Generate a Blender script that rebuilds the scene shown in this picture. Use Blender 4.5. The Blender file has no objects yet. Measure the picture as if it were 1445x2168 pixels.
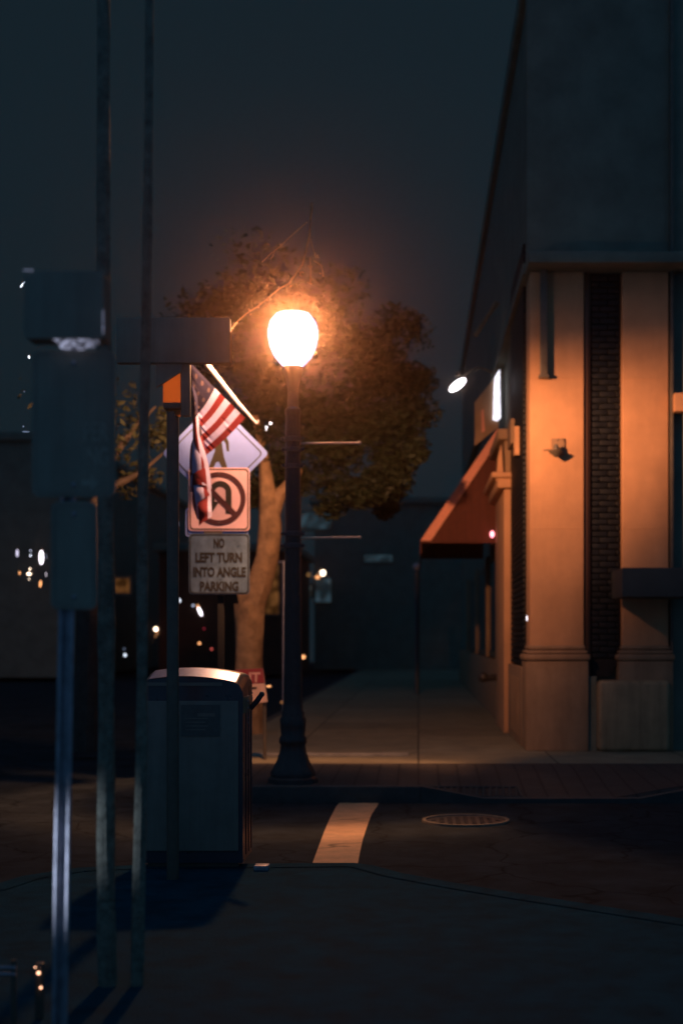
import bpy, bmesh, math, random
from mathutils import Vector, Matrix
random.seed(7)
S = bpy.context.scene
COL = S.collection
PI = math.pi
# ------------------------------------------------------------------ camera
F = 3000.0; VX, VY = 885.0, 1350.0; CZ = 1.35      # focal length and vanishing point in photo pixels, eye height
cam = bpy.data.cameras.new('camera'); co = bpy.data.objects.new('camera', cam); COL.objects.link(co)
co.location = (0, 0, CZ); co.rotation_euler = (PI/2, 0, 0)
cam.sensor_fit = 'VERTICAL'; cam.sensor_height = 36; cam.lens = 36*F/2168
cam.shift_x = (722.5-VX)/2168; cam.shift_y = (VY-1084)/2168
cam.clip_start = .05; cam.clip_end = 500
cam.dof.use_dof = True; cam.dof.focus_distance = 8.6; cam.dof.aperture_fstop = 1.5
S.camera = co
# ------------------------------------------------------------------ night sky
NAVY = (.0066, .0152, .0224)
w = bpy.data.worlds.new('World'); S.world = w; w.use_nodes = True
nt = w.node_tree; nt.nodes.clear()
tc = nt.nodes.new('ShaderNodeTexCoord'); sx = nt.nodes.new('ShaderNodeSeparateXYZ')
mr = nt.nodes.new('ShaderNodeMapRange'); mr.interpolation_type = 'SMOOTHSTEP'
mr.inputs['From Min'].default_value = .7; mr.inputs['From Max'].default_value = -.3
mr.inputs['To Min'].default_value = 0; mr.inputs['To Max'].default_value = 1   # blue fill added behind the camera to lift dark fronts
bg = nt.nodes.new('ShaderNodeBackground'); bg.inputs[0].default_value = (*NAVY, 1)
ow = nt.nodes.new('ShaderNodeOutputWorld')
nt.links.new(tc.outputs['Generated'], sx.inputs[0]); nt.links.new(sx.outputs['Y'], mr.inputs['Value'])
mc_ = nt.nodes.new('ShaderNodeMixRGB'); mc_.inputs[1].default_value = (*NAVY, 1); mc_.inputs[2].default_value = (.020, .062, .125, 1)
nt.links.new(mr.outputs[0], mc_.inputs[0]); nt.links.new(mc_.outputs[0], bg.inputs[0]); nt.links.new(bg.outputs[0], ow.inputs[0])
# ------------------------------------------------------------------ exposure
S.view_settings.view_transform = 'Standard'; S.view_settings.look = 'None'
S.view_settings.exposure = 0; S.view_settings.gamma = 1
S.cycles.use_denoising = True
try: S.cycles.denoiser = 'OPENIMAGEDENOISE'
except Exception: pass
S.cycles.max_bounces = 6; S.cycles.diffuse_bounces = 3; S.cycles.glossy_bounces = 3
S.cycles.transparent_max_bounces = 8; S.cycles.volume_bounces = 0
S.cycles.sample_clamp_indirect = 3
# ------------------------------------------------------------------ street lamp light and off-frame headlamp
LAMP = Vector((-1.166, 13.2, 4.20))
def lamp_profile(ramp):
    # luminaire curve over the sine of the elevation: cut off above, wide below
    st = [(-1, .03), (-.955, .10), (-.925, .15), (-.895, .44), (-.86, .50), (-.83, .27), (-.78, .19), (-.70, .18), (-.62, .21), (-.45, .33), (-.32, .60), (-.2, .86), (-.1, 1.08), (-.04, 1.08), (.03, .80), (.09, .36), (.16, .06), (.26, .003), (.6, .005), (.85, .03), (1, .03)]
    e = ramp.elements
    while len(e) > 1: e.remove(e[0])
    e[0].position = 0; e[0].color = (st[0][1],)*3+(1,)
    for s, v in st[1:]:
        k = e.new((s+1)/2); k.color = (v, v, v, 1)
ld = bpy.data.lights.new('street_lamp_light', 'POINT'); ld.energy = 1900; ld.shadow_soft_size = .10
ld.color = (1, .43, .19)
ld.use_nodes = True; n = ld.node_tree; em = [x for x in n.nodes if x.type == 'EMISSION'][0]
geo = n.nodes.new('ShaderNodeNewGeometry'); sp = n.nodes.new('ShaderNodeSeparateXYZ')
ma = n.nodes.new('ShaderNodeMath'); ma.operation = 'MULTIPLY_ADD'; ma.inputs[1].default_value = .5; ma.inputs[2].default_value = .5
cr = n.nodes.new('ShaderNodeValToRGB'); lamp_profile(cr.color_ramp)
n.links.new(geo.outputs['Incoming'], sp.inputs[0]); n.links.new(sp.outputs['Z'], ma.inputs[0]); n.links.new(ma.outputs[0], cr.inputs[0])
# direction mask added to the beam, darkening it low towards the shop corner
q1 = n.nodes.new('ShaderNodeMath'); q1.operation = 'MULTIPLY_ADD'; q1.inputs[1].default_value = -.6
n.links.new(sp.outputs['Z'], q1.inputs[0]); n.links.new(sp.outputs['X'], q1.inputs[2])
q2 = n.nodes.new('ShaderNodeMapRange'); q2.interpolation_type = 'SMOOTHSTEP'
for a_, b_ in (('From Min', .80), ('From Max', .93), ('To Min', 1.0), ('To Max', .10)): q2.inputs[a_].default_value = b_
q3 = n.nodes.new('ShaderNodeMath'); q3.operation = 'MULTIPLY'
n.links.new(q1.outputs[0], q2.inputs['Value']); n.links.new(cr.outputs[0], q3.inputs[0]); n.links.new(q2.outputs[0], q3.inputs[1])
n.links.new(q3.outputs[0], em.inputs['Strength'])
lo = bpy.data.objects.new('street_lamp_light', ld); COL.objects.link(lo); lo.location = LAMP
for a_, b_, e_ in (((-5.2, 2.0, .72), (-1.10, 4.35, .66), 1500), ((-5.6, 2.9, .68), (-1.21, 5.5, .60), 420)):   # the two headlamps of a car standing off frame at the left
    hd = bpy.data.lights.new('headlamp_light', 'SPOT'); hd.energy = e_; hd.color = (.66, .78, 1); hd.spot_size = math.radians(5.6); hd.spot_blend = 1; hd.shadow_soft_size = .06
    ho = bpy.data.objects.new('headlamp_light', hd); COL.objects.link(ho); ho.location = a_
    ho.rotation_euler = (Vector(b_)-ho.location).to_track_quat('-Z', 'Y').to_euler()

# ================================================================== helpers
def P(px, py, Y): return Vector(((px-VX)*Y/F, Y, CZ+(VY-py)*Y/F))
def G(px, py, z=0.0):
    Y = (CZ-z)*F/(py-VY); return Vector(((px-VX)*Y/F, Y, z))
def sl(Y): return Y/F
ROOT = {}
class MB:
    def __init__(s): s.v = []; s.f = []; s.uv = None; s.sm = []
    def add(s, vs, fs, smooth=False):
        b = len(s.v); s.v += [Vector(v) for v in vs]
        for f in fs: s.f.append([b+i for i in f]); s.sm.append(smooth)
    def box(s, x0, x1, y0, y1, z0, z1, b=0.0):
        if b <= 0:
            vs = [(x, y, z) for x in (x0, x1) for y in (y0, y1) for z in (z0, z1)]
            s.add(vs, [(0,1,3,2),(4,6,7,5),(0,4,5,1),(2,3,7,6),(0,2,6,4),(1,5,7,3)])
        else:
            bm = bmesh.new(); bmesh.ops.create_cube(bm, size=1)
            for v in bm.verts: v.co = Vector((x0+(v.co.x+.5)*(x1-x0), y0+(v.co.y+.5)*(y1-y0), z0+(v.co.z+.5)*(z1-z0)))
            bmesh.ops.bevel(bm, geom=bm.edges[:], offset=min(b, .45*min(abs(x1-x0), abs(y1-y0), abs(z1-z0))), segments=3, profile=.5, affect='EDGES')
            s.frombm(bm, True)
        return s
    def frombm(s, bm, smooth=False):
        bm.verts.ensure_lookup_table(); bm.verts.index_update()
        s.add([v.co.copy() for v in bm.verts], [[v.index for v in f.verts] for f in bm.faces], smooth); bm.free(); return s
    def pbox(s, px0, py0, px1, py1, Y, t, b=0.0):      # a box whose front face fills a photo rectangle at depth Y
        a = P(px0, py1, Y); c = P(px1, py0, Y); return s.box(a.x, c.x, Y, Y+t, a.z, c.z, b)
    def tube(s, pts, r, n=10, cap=True):
        pts = [Vector(p) for p in pts]; rs = r if isinstance(r, (list, tuple)) else [r]*len(pts)
        vs = []; fs = []; up = Vector((0, 0, 1)); prev = None
        for i, p in enumerate(pts):
            d = (pts[min(i+1, len(pts)-1)]-pts[max(i-1, 0)]).normalized()
            if prev is None:
                a = d.cross(up)
                if a.length < .05: a = d.cross(Vector((1, 0, 0)))
                a.normalize()
            else: a = (prev-d*prev.dot(d)).normalized()
            prev = a; b = d.cross(a)
            for k in range(n):
                t = 2*PI*k/n; vs.append(p+(a*math.cos(t)+b*math.sin(t))*rs[i])
        for i in range(len(pts)-1):
            for k in range(n): fs.append((i*n+k, i*n+(k+1) % n, (i+1)*n+(k+1) % n, (i+1)*n+k))
        if cap: fs.append(list(range(n))[::-1]); fs.append([(len(pts)-1)*n+k for k in range(n)])
        s.add(vs, fs, True); return s
    def lathe(s, c, prof, n=24, flute=0, fd=0):
        vs = []; fs = []
        for r, z in prof:
            for k in range(n):
                t = 2*PI*k/n; rr = r*(1+(fd*math.cos(flute*t) if flute else 0)); vs.append((c[0]+rr*math.cos(t), c[1]+rr*math.sin(t), c[2]+z))
        for i in range(len(prof)-1):
            for k in range(n): fs.append((i*n+k, i*n+(k+1) % n, (i+1)*n+(k+1) % n, (i+1)*n+k))
        fs.append(list(range(n))[::-1]); fs.append([(len(prof)-1)*n+k for k in range(n)])
        s.add(vs, fs, True); return s
    def ball(s, c, rx, ry=None, rz=None, n=14):
        ry = ry or rx; rz = rz or rx; bm = bmesh.new(); bmesh.ops.create_uvsphere(bm, u_segments=n, v_segments=n//2+1, radius=1)
        for v in bm.verts: v.co = Vector((c[0]+v.co.x*rx, c[1]+v.co.y*ry, c[2]+v.co.z*rz))
        return s.frombm(bm, True)
    def prism(s, pts, Y, t):                            # outline in photo pixels at depth Y, thickness t backwards
        a = [P(x, y, Y) for x, y in pts]; b = [v+Vector((0, t, 0)) for v in a]; n = len(pts)
        s.add(a+b, [list(range(n)), list(range(2*n-1, n-1, -1))]+[(i, i+n, (i+1) % n+n, (i+1) % n) for i in range(n)]); return s
    def ring(s, o, i, Y, t):                            # between two outlines of equal count
        n = len(o); A = [P(x, y, Y) for x, y in o]; B = [P(x, y, Y) for x, y in i]; d = Vector((0, t, 0))
        s.add(A+B+[v+d for v in A]+[v+d for v in B], [(k, (k+1) % n, n+(k+1) % n, n+k) for k in range(n)]+[(k, 2*n+k, 2*n+(k+1) % n, (k+1) % n) for k in range(n)]+[(n+k, n+(k+1) % n, 3*n+(k+1) % n, 3*n+k) for k in range(n)]); return s
    def obj(s, name, mat, parent=None, label=None, cat=None, group=None, kind=None):
        off = ROOT.get(parent.name, Vector()) if parent else Vector()
        me = bpy.data.meshes.new(name); me.from_pydata([v-off for v in s.v], [], s.f)
        for p, sm in zip(me.polygons, s.sm): p.use_smooth = sm
        me.update(); bm = bmesh.new(); bm.from_mesh(me); bmesh.ops.recalc_face_normals(bm, faces=bm.faces[:])
        for e in bm.edges:
            if len(e.link_faces) == 2 and e.calc_face_angle(0) > .7: e.smooth = False
        bm.to_mesh(me); bm.free()
        if s.uv:
            ul = me.uv_layers.new(name='UVMap')
            for l in me.loops: ul.data[l.index].uv = s.uv[l.vertex_index]
        o = bpy.data.objects.new(name, me); COL.objects.link(o); me.materials.append(mat)
        if parent: o.parent = parent; ROOT[o.name] = off
        tag(o, label, cat, group, kind); return o
def tag(o, label=None, cat=None, group=None, kind=None):
    if label: o['label'] = label
    if cat: o['category'] = cat
    if group: o['group'] = group
    if kind: o['kind'] = kind
def thing(name, label, cat, loc, group=None):
    o = bpy.data.objects.new(name, None); COL.objects.link(o); o.location = loc; o.empty_display_size = .2
    ROOT[o.name] = Vector(loc); tag(o, label, cat, group); return o
def rrect(x0, y0, x1, y1, r, n=5):
    p = []
    for cx, cy, a in ((x1-r, y0+r, -90), (x1-r, y1-r, 0), (x0+r, y1-r, 90), (x0+r, y0+r, 180)):
        for k in range(n+1):
            t = math.radians(a+90*k/n); p.append((cx+r*math.cos(t), cy+r*math.sin(t)))
    return p
def rdiamond(cx, cy, h, r, n=5):
    p = []; q = h-r*math.sqrt(2)
    for dx, dy, a in ((0, -q, -90), (q, 0, 0), (0, q, 90), (-q, 0, 180)):
        for k in range(n+1):
            t = math.radians(a-45+90*k/n); p.append((cx+dx+r*math.cos(t), cy+dy+r*math.sin(t)))
    return p
def circ(cx, cy, r, n=40, ry=None): return [(cx+r*math.cos(2*PI*k/n), cy+(ry or r)*math.sin(2*PI*k/n)) for k in range(n)]
def text(name, body, px, py, hpx, Y, mat, parent, wpx=None, bold=.0, depth=.001, label=None):
    cu = bpy.data.curves.new('t', 'FONT'); cu.body = body; cu.size = 1; cu.align_x = 'CENTER'; cu.offset = bold; cu.extrude = 0.0; cu.resolution_u = 3
    o = bpy.data.objects.new('t', cu); COL.objects.link(o); bpy.context.view_layer.update()
    me = bpy.data.meshes.new_from_object(o.evaluated_get(bpy.context.evaluated_depsgraph_get()))
    xs = [v.co.x for v in me.vertices]; ys = [v.co.y for v in me.vertices]
    x0, x1, y0, y1 = min(xs), max(xs), min(ys), max(ys); s = Y/F
    sy = hpx*s/(y1-y0); sx_ = (wpx*s/(x1-x0)) if wpx else sy
    m = MB(); c = P(px, py, Y)
    vs = [Vector((c.x+(v.co.x-(x0+x1)/2)*sx_, Y, c.z+(v.co.y-(y0+y1)/2)*sy)) for v in me.vertices]
    m.add(vs, [list(p.vertices) for p in me.polygons])
    bpy.data.objects.remove(o); bpy.data.curves.remove(cu); bpy.data.meshes.remove(me)
    return m.obj(name, mat, parent, label)
# ------------------------------------------------------------------ materials
def mat(name, c, rough=.7, metal=0, var=0, vs=8, bump=0, bs=40, spec=.5, emit=None, es=0, coat=0, trans=0):
    m = bpy.data.materials.new(name); m.use_nodes = True; t = m.node_tree; N = t.nodes; L = t.links
    b = N['Principled BSDF']; b.inputs['Base Color'].default_value = (*c, 1); b.inputs['Roughness'].default_value = rough
    b.inputs['Metallic'].default_value = metal; b.inputs['Specular IOR Level'].default_value = spec; b.inputs['Coat Weight'].default_value = coat
    tc = N.new('ShaderNodeTexCoord')
    if var:
        no = N.new('ShaderNodeTexNoise'); no.inputs['Scale'].default_value = vs; no.inputs['Detail'].default_value = 6; no.inputs['Roughness'].default_value = .65
        mr = N.new('ShaderNodeMapRange'); mr.inputs['From Min'].default_value = .3; mr.inputs['From Max'].default_value = .7
        mr.inputs['To Min'].default_value = 1-var; mr.inputs['To Max'].default_value = 1+var
        mx = N.new('ShaderNodeVectorMath'); mx.operation = 'SCALE'; mx.inputs[0].default_value = c
        L.new(tc.outputs['Object'], no.inputs['Vector']); L.new(no.outputs[0], mr.inputs['Value']); L.new(mr.outputs[0], mx.inputs['Scale'])
        L.new(mx.outputs[0], b.inputs['Base Color'])
        r2 = N.new('ShaderNodeMapRange'); r2.inputs['To Min'].default_value = max(.02, rough-.12); r2.inputs['To Max'].default_value = min(1, rough+.12)
        L.new(no.outputs[0], r2.inputs['Value']); L.new(r2.outputs[0], b.inputs['Roughness'])
    if bump:
        n2 = N.new('ShaderNodeTexNoise'); n2.inputs['Scale'].default_value = bs; n2.inputs['Detail'].default_value = 5
        bu = N.new('ShaderNodeBump'); bu.inputs['Strength'].default_value = bump; bu.inputs['Distance'].default_value = .01
        L.new(tc.outputs['Object'], n2.inputs['Vector']); L.new(n2.outputs[0], bu.inputs['Height']); L.new(bu.outputs[0], b.inputs['Normal'])
    if emit: b.inputs['Emission Color'].default_value = (*emit, 1); b.inputs['Emission Strength'].default_value = es
    if trans:
        tr = N.new('ShaderNodeBsdfTranslucent'); tr.inputs[0].default_value = (*c, 1); ms = N.new('ShaderNodeMixShader'); ms.inputs[0].default_value = trans
        L.new(b.outputs[0], ms.inputs[1]); L.new(tr.outputs[0], ms.inputs[2]); L.new(ms.outputs[0], N['Material Output'].inputs[0])
    return m
def glow(name, c, s, noise=0, ns=20):
    m = bpy.data.materials.new(name); m.use_nodes = True; t = m.node_tree; N = t.nodes; L = t.links; N.remove(N['Principled BSDF'])
    e = N.new('ShaderNodeEmission'); e.inputs[0].default_value = (*c, 1); e.inputs[1].default_value = s; L.new(e.outputs[0], N['Material Output'].inputs[0])
    if noise:
        tc = N.new('ShaderNodeTexCoord'); no = N.new('ShaderNodeTexNoise'); no.inputs['Scale'].default_value = ns; no.inputs['Detail'].default_value = 4
        mr = N.new('ShaderNodeMapRange'); mr.inputs['From Min'].default_value = .42; mr.inputs['From Max'].default_value = .65; mr.inputs['To Min'].default_value = s*(1-noise); mr.inputs['To Max'].default_value = s
        L.new(tc.outputs['Object'], no.inputs['Vector']); L.new(no.outputs[0], mr.inputs['Value']); L.new(mr.outputs[0], e.inputs[1])
    return m
M = {}
M['black_metal'] = mat('black metal', (.12, .10, .075), .38, 0, .25, 12, .1, 60)
M['iron'] = mat('cast iron paint', (.04, .036, .036), .45, 0, .3, 15, .25, 50)
M['steel'] = mat('galvanised steel', (.38, .37, .42), .42, .35, .35, 18, .15, 60)
M['rimm'] = mat('worn iron rim', (.17, .14, .10), .7, 0, .5, 9)
M['arm'] = mat('pale arm', (.95, .62, .42), .5, 0, .1)
M['dark_steel'] = mat('dark steel', (.07, .08, .09), .4, .3, .3, 20, .1, 50)
M['asphalt'] = mat('asphalt', (.030, .040, .048), .9, 0, .45, 3, .9, 160, spec=.08)
M['shade_paving'] = mat('shade dark paving', (.008, .062, .09), .85, 0, .4, 5, .8, 90, spec=.03)  # red held down in the colour, standing in for missing lamplight
M['paint'] = mat('road paint', (.66, .40, .21), .7, 0, .22, 7, .4, 120)
M['kerb'] = mat('kerb concrete', (.07, .068, .063), .85, 0, .3, 6, .5, 60)
M['strip'] = mat('pale concrete', (.34, .31, .25), .85, 0, .25, 5, .4, 60)
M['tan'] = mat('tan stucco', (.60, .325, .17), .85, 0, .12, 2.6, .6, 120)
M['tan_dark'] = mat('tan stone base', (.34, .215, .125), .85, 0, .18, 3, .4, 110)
M['olive_panel'] = mat('olive render', (.42, .29, .16), .8, 0, .2, 4, .3, 90)
M['brick'] = mat('dark glazed brick', (.010, .012, .016), .5, 0, .5, 12, .3, 60, spec=.25)
M['mortar'] = mat('dark mortar', (.012, .012, .014), .9)
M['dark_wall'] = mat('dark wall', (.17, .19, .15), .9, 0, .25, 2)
M['glass_dark'] = mat('dark window glass', (.02, .025, .03), .08)
M['frame'] = mat('window frame', (.12, .11, .08), .6)
M['awning_red'] = mat('red canvas', (.115, .032, .020), .9, 0, .2, 14, .3, 200)
M['awning_trim'] = mat('awning trim', (.85, .36, .24), .8, 0, .1, 20)
M['sign_lav'] = mat('sign sheeting', (.22, .34, .85), .5, 0, .04, 10)
M['sign_white'] = mat('white sheeting', (.76, .52, .58), .55, 0, .06, 10)
M['sign_old'] = mat('weathered sheeting', (.115, .18, .27), .3, 0, .35, 9, .1, 20)
M['sign_back'] = mat('sign aluminium', (.12, .12, .12), .45, .5, .2, 10)
M['sign_blk'] = mat('black sheeting', (.016, .016, .014), .6)
M['sign_brn'] = mat('printed brown line', (.035, .03, .016), .6)
M['sign_red'] = mat('red sheeting', (.055, .012, .02), .6)
M['cloth_pole'] = mat('white pole', (.6, .58, .62), .35)
M['bark'] = mat('bark', (.19, .19, .15), .9, 0, .5, 22, 1, 45)
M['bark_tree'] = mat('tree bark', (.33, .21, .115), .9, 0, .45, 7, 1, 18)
M['bark_shaded'] = mat('bark darkened as shade', (.07, .055, .045), .9, 0, .45, 7, 1, 18)  # tree bark darkened so the second tree reads as unlit
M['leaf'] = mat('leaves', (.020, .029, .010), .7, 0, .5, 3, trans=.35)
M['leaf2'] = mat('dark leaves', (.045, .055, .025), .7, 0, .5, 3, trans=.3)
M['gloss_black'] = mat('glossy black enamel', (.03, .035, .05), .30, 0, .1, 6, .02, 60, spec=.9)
M['lid_sheen'] = mat('painted lid sheen', (.30, .38, .62), .38, .55, .15, 30, .03, 60, spec=1)  # lavender colour stands in for the lamp's reflection on the black top
M['front_black'] = mat('matt black door', (.26, .22, .18), .5, 0, .15, 6)
M['sticker'] = mat('sticker', (.13, .13, .12), .6, 0, .2, 20)
M['amber_plastic'] = mat('amber plastic', (.72, .42, .20), .4, 0, .25, 30, .2, 40, trans=.85)
M['dark_sign'] = mat('dark sign face', (.30, .27, .21), .6, 0, .12, 6)
M['dark_letters'] = mat('faded letters', (.42, .38, .30), .6, 0, .3, 20)

def streaky(m, lo=.80, sc=(9, 9, .55)):
    t = m.node_tree; N = t.nodes; L = t.links; b = N['Principled BSDF']; src = b.inputs['Base Color'].links[0].from_socket
    tc = [x for x in N if x.type == 'TEX_COORD'][0]; mp = N.new('ShaderNodeMapping'); mp.inputs['Scale'].default_value = sc
    no = N.new('ShaderNodeTexNoise'); no.inputs['Scale'].default_value = 1.3; no.inputs['Detail'].default_value = 8; no.inputs['Roughness'].default_value = .7
    mr = N.new('ShaderNodeMapRange'); mr.inputs['From Min'].default_value = .35; mr.inputs['From Max'].default_value = .62; mr.inputs['To Min'].default_value = lo; mr.inputs['To Max'].default_value = 1.04
    mx = N.new('ShaderNodeVectorMath'); mx.operation = 'SCALE'
    L.new(tc.outputs['Object'], mp.inputs[0]); L.new(mp.outputs[0], no.inputs['Vector']); L.new(no.outputs[0], mr.inputs['Value']); L.new(src, mx.inputs[0]); L.new(mr.outputs[0], mx.inputs['Scale']); L.new(mx.outputs[0], b.inputs['Base Color'])
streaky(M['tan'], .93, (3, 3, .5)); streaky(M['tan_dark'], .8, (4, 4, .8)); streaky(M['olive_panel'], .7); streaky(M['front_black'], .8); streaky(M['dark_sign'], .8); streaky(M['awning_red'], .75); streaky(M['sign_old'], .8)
def slab_mat(name, c, w_, h_, var=.25):
    m = mat(name, c, .8, 0, var, 2.5, .4, 90); t = m.node_tree; N = t.nodes; L = t.links; b = N['Principled BSDF']
    src = b.inputs['Base Color'].links[0].from_socket
    tc = [x for x in N if x.type == 'TEX_COORD'][0]
    br = N.new('ShaderNodeTexBrick'); br.inputs['Scale'].default_value = 1; br.inputs['Brick Width'].default_value = w_; br.inputs['Row Height'].default_value = h_
    br.inputs['Mortar Size'].default_value = .012; br.inputs['Color1'].default_value = (1, 1, 1, 1); br.inputs['Color2'].default_value = (.78, .78, .78, 1); br.inputs['Mortar'].default_value = (.3, .3, .3, 1); br.offset = 0
    mx = N.new('ShaderNodeVectorMath'); mx.operation = 'MULTIPLY'
    L.new(tc.outputs['Object'], br.inputs['Vector']); L.new(src, mx.inputs[0]); L.new(br.outputs['Color'], mx.inputs[1]); L.new(mx.outputs[0], b.inputs['Base Color'])
    return m
M['slabs'] = slab_mat('concrete slabs', (.27, .235, .15), 1.5, 1.5)
M['pavers'] = slab_mat('brown pavers', (.07, .06, .055), .2, .1)

# ================================================================== ground
m = MB(); m.add([(-38, -2, -.15), (38, -2, -.15), (38, 88, -.15), (-38, 88, -.15)], [(0, 1, 2, 3)]); m.obj('road', M['asphalt'], kind='structure')
def cracks(m):
    t = m.node_tree; N = t.nodes; L = t.links; b = N['Principled BSDF']; src = b.inputs['Base Color'].links[0].from_socket
    tc = [x for x in N if x.type == 'TEX_COORD'][0]; no = N.new('ShaderNodeTexNoise'); no.inputs['Scale'].default_value = 2.5
    ad = N.new('ShaderNodeVectorMath'); ad.operation = 'MULTIPLY_ADD'; ad.inputs[1].default_value = (.5, .5, .5)
    vo = N.new('ShaderNodeTexVoronoi'); vo.feature = 'DISTANCE_TO_EDGE'; vo.inputs['Scale'].default_value = .9
    mr = N.new('ShaderNodeMapRange'); mr.inputs['From Max'].default_value = .018; mr.inputs['To Min'].default_value = .35
    mx = N.new('ShaderNodeVectorMath'); mx.operation = 'SCALE'
    L.new(tc.outputs['Object'], no.inputs['Vector']); L.new(no.outputs['Color'], ad.inputs[0]); L.new(tc.outputs['Object'], ad.inputs[2]); L.new(ad.outputs[0], vo.inputs['Vector'])
    L.new(vo.outputs['Distance'], mr.inputs['Value']); L.new(src, mx.inputs[0]); L.new(mr.outputs[0], mx.inputs['Scale']); L.new(mx.outputs[0], b.inputs['Base Color'])
cracks(M['asphalt']); cracks(M['paint'])
# near pavement with a kerb that curves round the corner
edge = [(12, 3.6), (6, 4.6), (2.6, 6.0), (1.3, 6.78), (.56, 7.45), (.2, 7.8), (-.09, 8.12), (-.25, 8.38), (-.38, 8.48), (-.7, 8.47), (-.96, 8.45), (-1.6, 8.42), (-2.0, 8.3), (-2.25, 8.0), (-2.35, 7.6), (-2.35, -1.9), (12, -1.9)]
m = MB(); k = len(edge); A = [(x, y, 0) for x, y in edge]; B = [(x, y, -.16) for x, y in edge]
m.add(A+B, [list(range(k))]+[(i, (i+1) % k, k+(i+1) % k, k+i) for i in range(k)]); m.obj('near_pavement', M['shade_paving'], kind='structure')
m = MB(); ke = edge[:15]
def inset(i, d):
    a = Vector(ke[max(i-1, 0)]); b = Vector(ke[min(i+1, len(ke)-1)]); t = (b-a).normalized(); nrm = Vector((-t.y, t.x)); c = Vector(ke[i]); return (c.x+nrm.x*d, c.y+nrm.y*d)
vs = []
for i in range(len(ke)):
    for d, z in ((.15, .004), (.02, .006), (.0, -.008), (-.004, -.15)): x, y = inset(i, d if d > 0 else d); vs.append((x, y, z))
m.add(vs, [(i*4+j, i*4+j+1, (i+1)*4+j+1, (i+1)*4+j) for i in range(len(ke)-1) for j in range(3)]); m.obj('near_kerb', M['shade_paving'], kind='structure')
# far pavement: a height field with a dropped kerb ramp
def sstep(a, b, x): t = max(0, min(1, (x-a)/(b-a))); return t*t*(3-2*t)
def fz(x, y):
    ramp = sstep(-.75, .15, x)*(1-sstep(1.6, 2.6, x)); return -.125*ramp*(1-sstep(13.0, 14.9, y))
m = MB(); xs = [-2.4+.1*i for i in range(65)]; ys = [12.98, 13.0]+[13.1+.1*i for i in range(22)]
vs = [(x, y, fz(x, y)-(.02 if j == 0 else 0)) for j, y in enumerate(ys) for x in xs]; nx = len(xs)
vs += [(x, 12.98, -.16) for x in xs]
fs = [(j*nx+i, j*nx+i+1, (j+1)*nx+i+1, (j+1)*nx+i) for j in range(len(ys)-1) for i in range(nx-1)]
fs += [(len(ys)*nx+i, len(ys)*nx+i+1, i+1, i) for i in range(nx-1)]
m.add(vs, fs, True); m.obj('paver_apron', M['pavers'], kind='structure')
m = MB(); m.box(-2.4, 4.0, 15.21, 80, -.16, 0); m.box(4.0, 36, 12.98, 16.8, -.16, 0); m.obj('far_pavement', M['slabs'], kind='structure')
m = MB(); m.box(-2.4, 0.02, 12.84, 12.975, -.16, .002, .01); 
m.add([(.02, 12.84, .002), (.6, 12.84, -.11), (2.0, 12.84, -.11), (2.6, 12.84, 0), (.02, 12.975, .002), (.6, 12.975, -.11), (2.0, 12.975, -.11), (2.6, 12.975, 0), (.02, 12.84, -.16), (.6, 12.84, -.16), (2, 12.84, -.16), (2.6, 12.84, -.16)], [(0, 1, 5, 4), (1, 2, 6, 5), (2, 3, 7, 6), (8, 9, 1, 0), (9, 10, 2, 1), (10, 11, 3, 2)])
m.box(2.6, 36, 12.84, 12.975, -.16, .002, .01); m.box(-2.54, -2.405, 12.84, 80, -.16, .002, .01); m.obj('far_kerb', M['kerb'], kind='structure')
m = MB(); m.box(-1.9, -.11, 16.12, 16.30, -.02, .03, .008); m.obj('paving_strip', M['strip'], kind='structure')
# crosswalk stripe
L_ = [(719, 1698), (711, 1708), (700, 1729), (692, 1746), (685, 1763), (678, 1782), (670, 1803), (661, 1828), (640, 1880)]
R_ = [(803, 1698), (797, 1708), (786, 1724), (780, 1740), (774, 1757), (768, 1776), (762, 1802), (757, 1828), (745, 1880)]
m = MB(); a = [G(x, y, -.146) for x, y in L_]; b = [G(x, y, -.146) for x, y in R_]; k = len(a)
m.add(a+b, [(i, i+1, k+i+1, k+i) for i in range(k-1)]); m.obj('crosswalk_stripe', M['paint'], kind='structure')
# manhole cover
mc = G(985, 1738, -.146); t = thing('manhole_cover', 'round manhole cover with pale rim in the dark road right of the crosswalk stripe', 'manhole cover', (mc.x, mc.y, -.15))
m = MB(); n = 40; R0, R1 = .36, .325
vs = [(mc.x+r*math.cos(2*PI*i/n), mc.y+r*math.sin(2*PI*i/n), z) for r, z in ((R0, -.149), (R0-.004, -.132), (R1, -.132), (R1-.003, -.142)) for i in range(n)]
m.add(vs, [(j*n+i, j*n+(i+1) % n, (j+1)*n+(i+1) % n, (j+1)*n+i) for j in range(3) for i in range(n)]); m.obj('rim', M['rimm'], t)
m = MB(); m.lathe((mc.x, mc.y, -.149), [(R1-.005, 0), (R1-.005, .007)], n)
for i in range(-4, 5):
    for j in range(-4, 5):
        if i*i+j*j < 17: m.box(mc.x+i*.065-.018, mc.x+i*.065+.018, mc.y+j*.065-.018, mc.y+j*.065+.018, -.142, -.137)
m.obj('lid', M['iron'], t)
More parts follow.
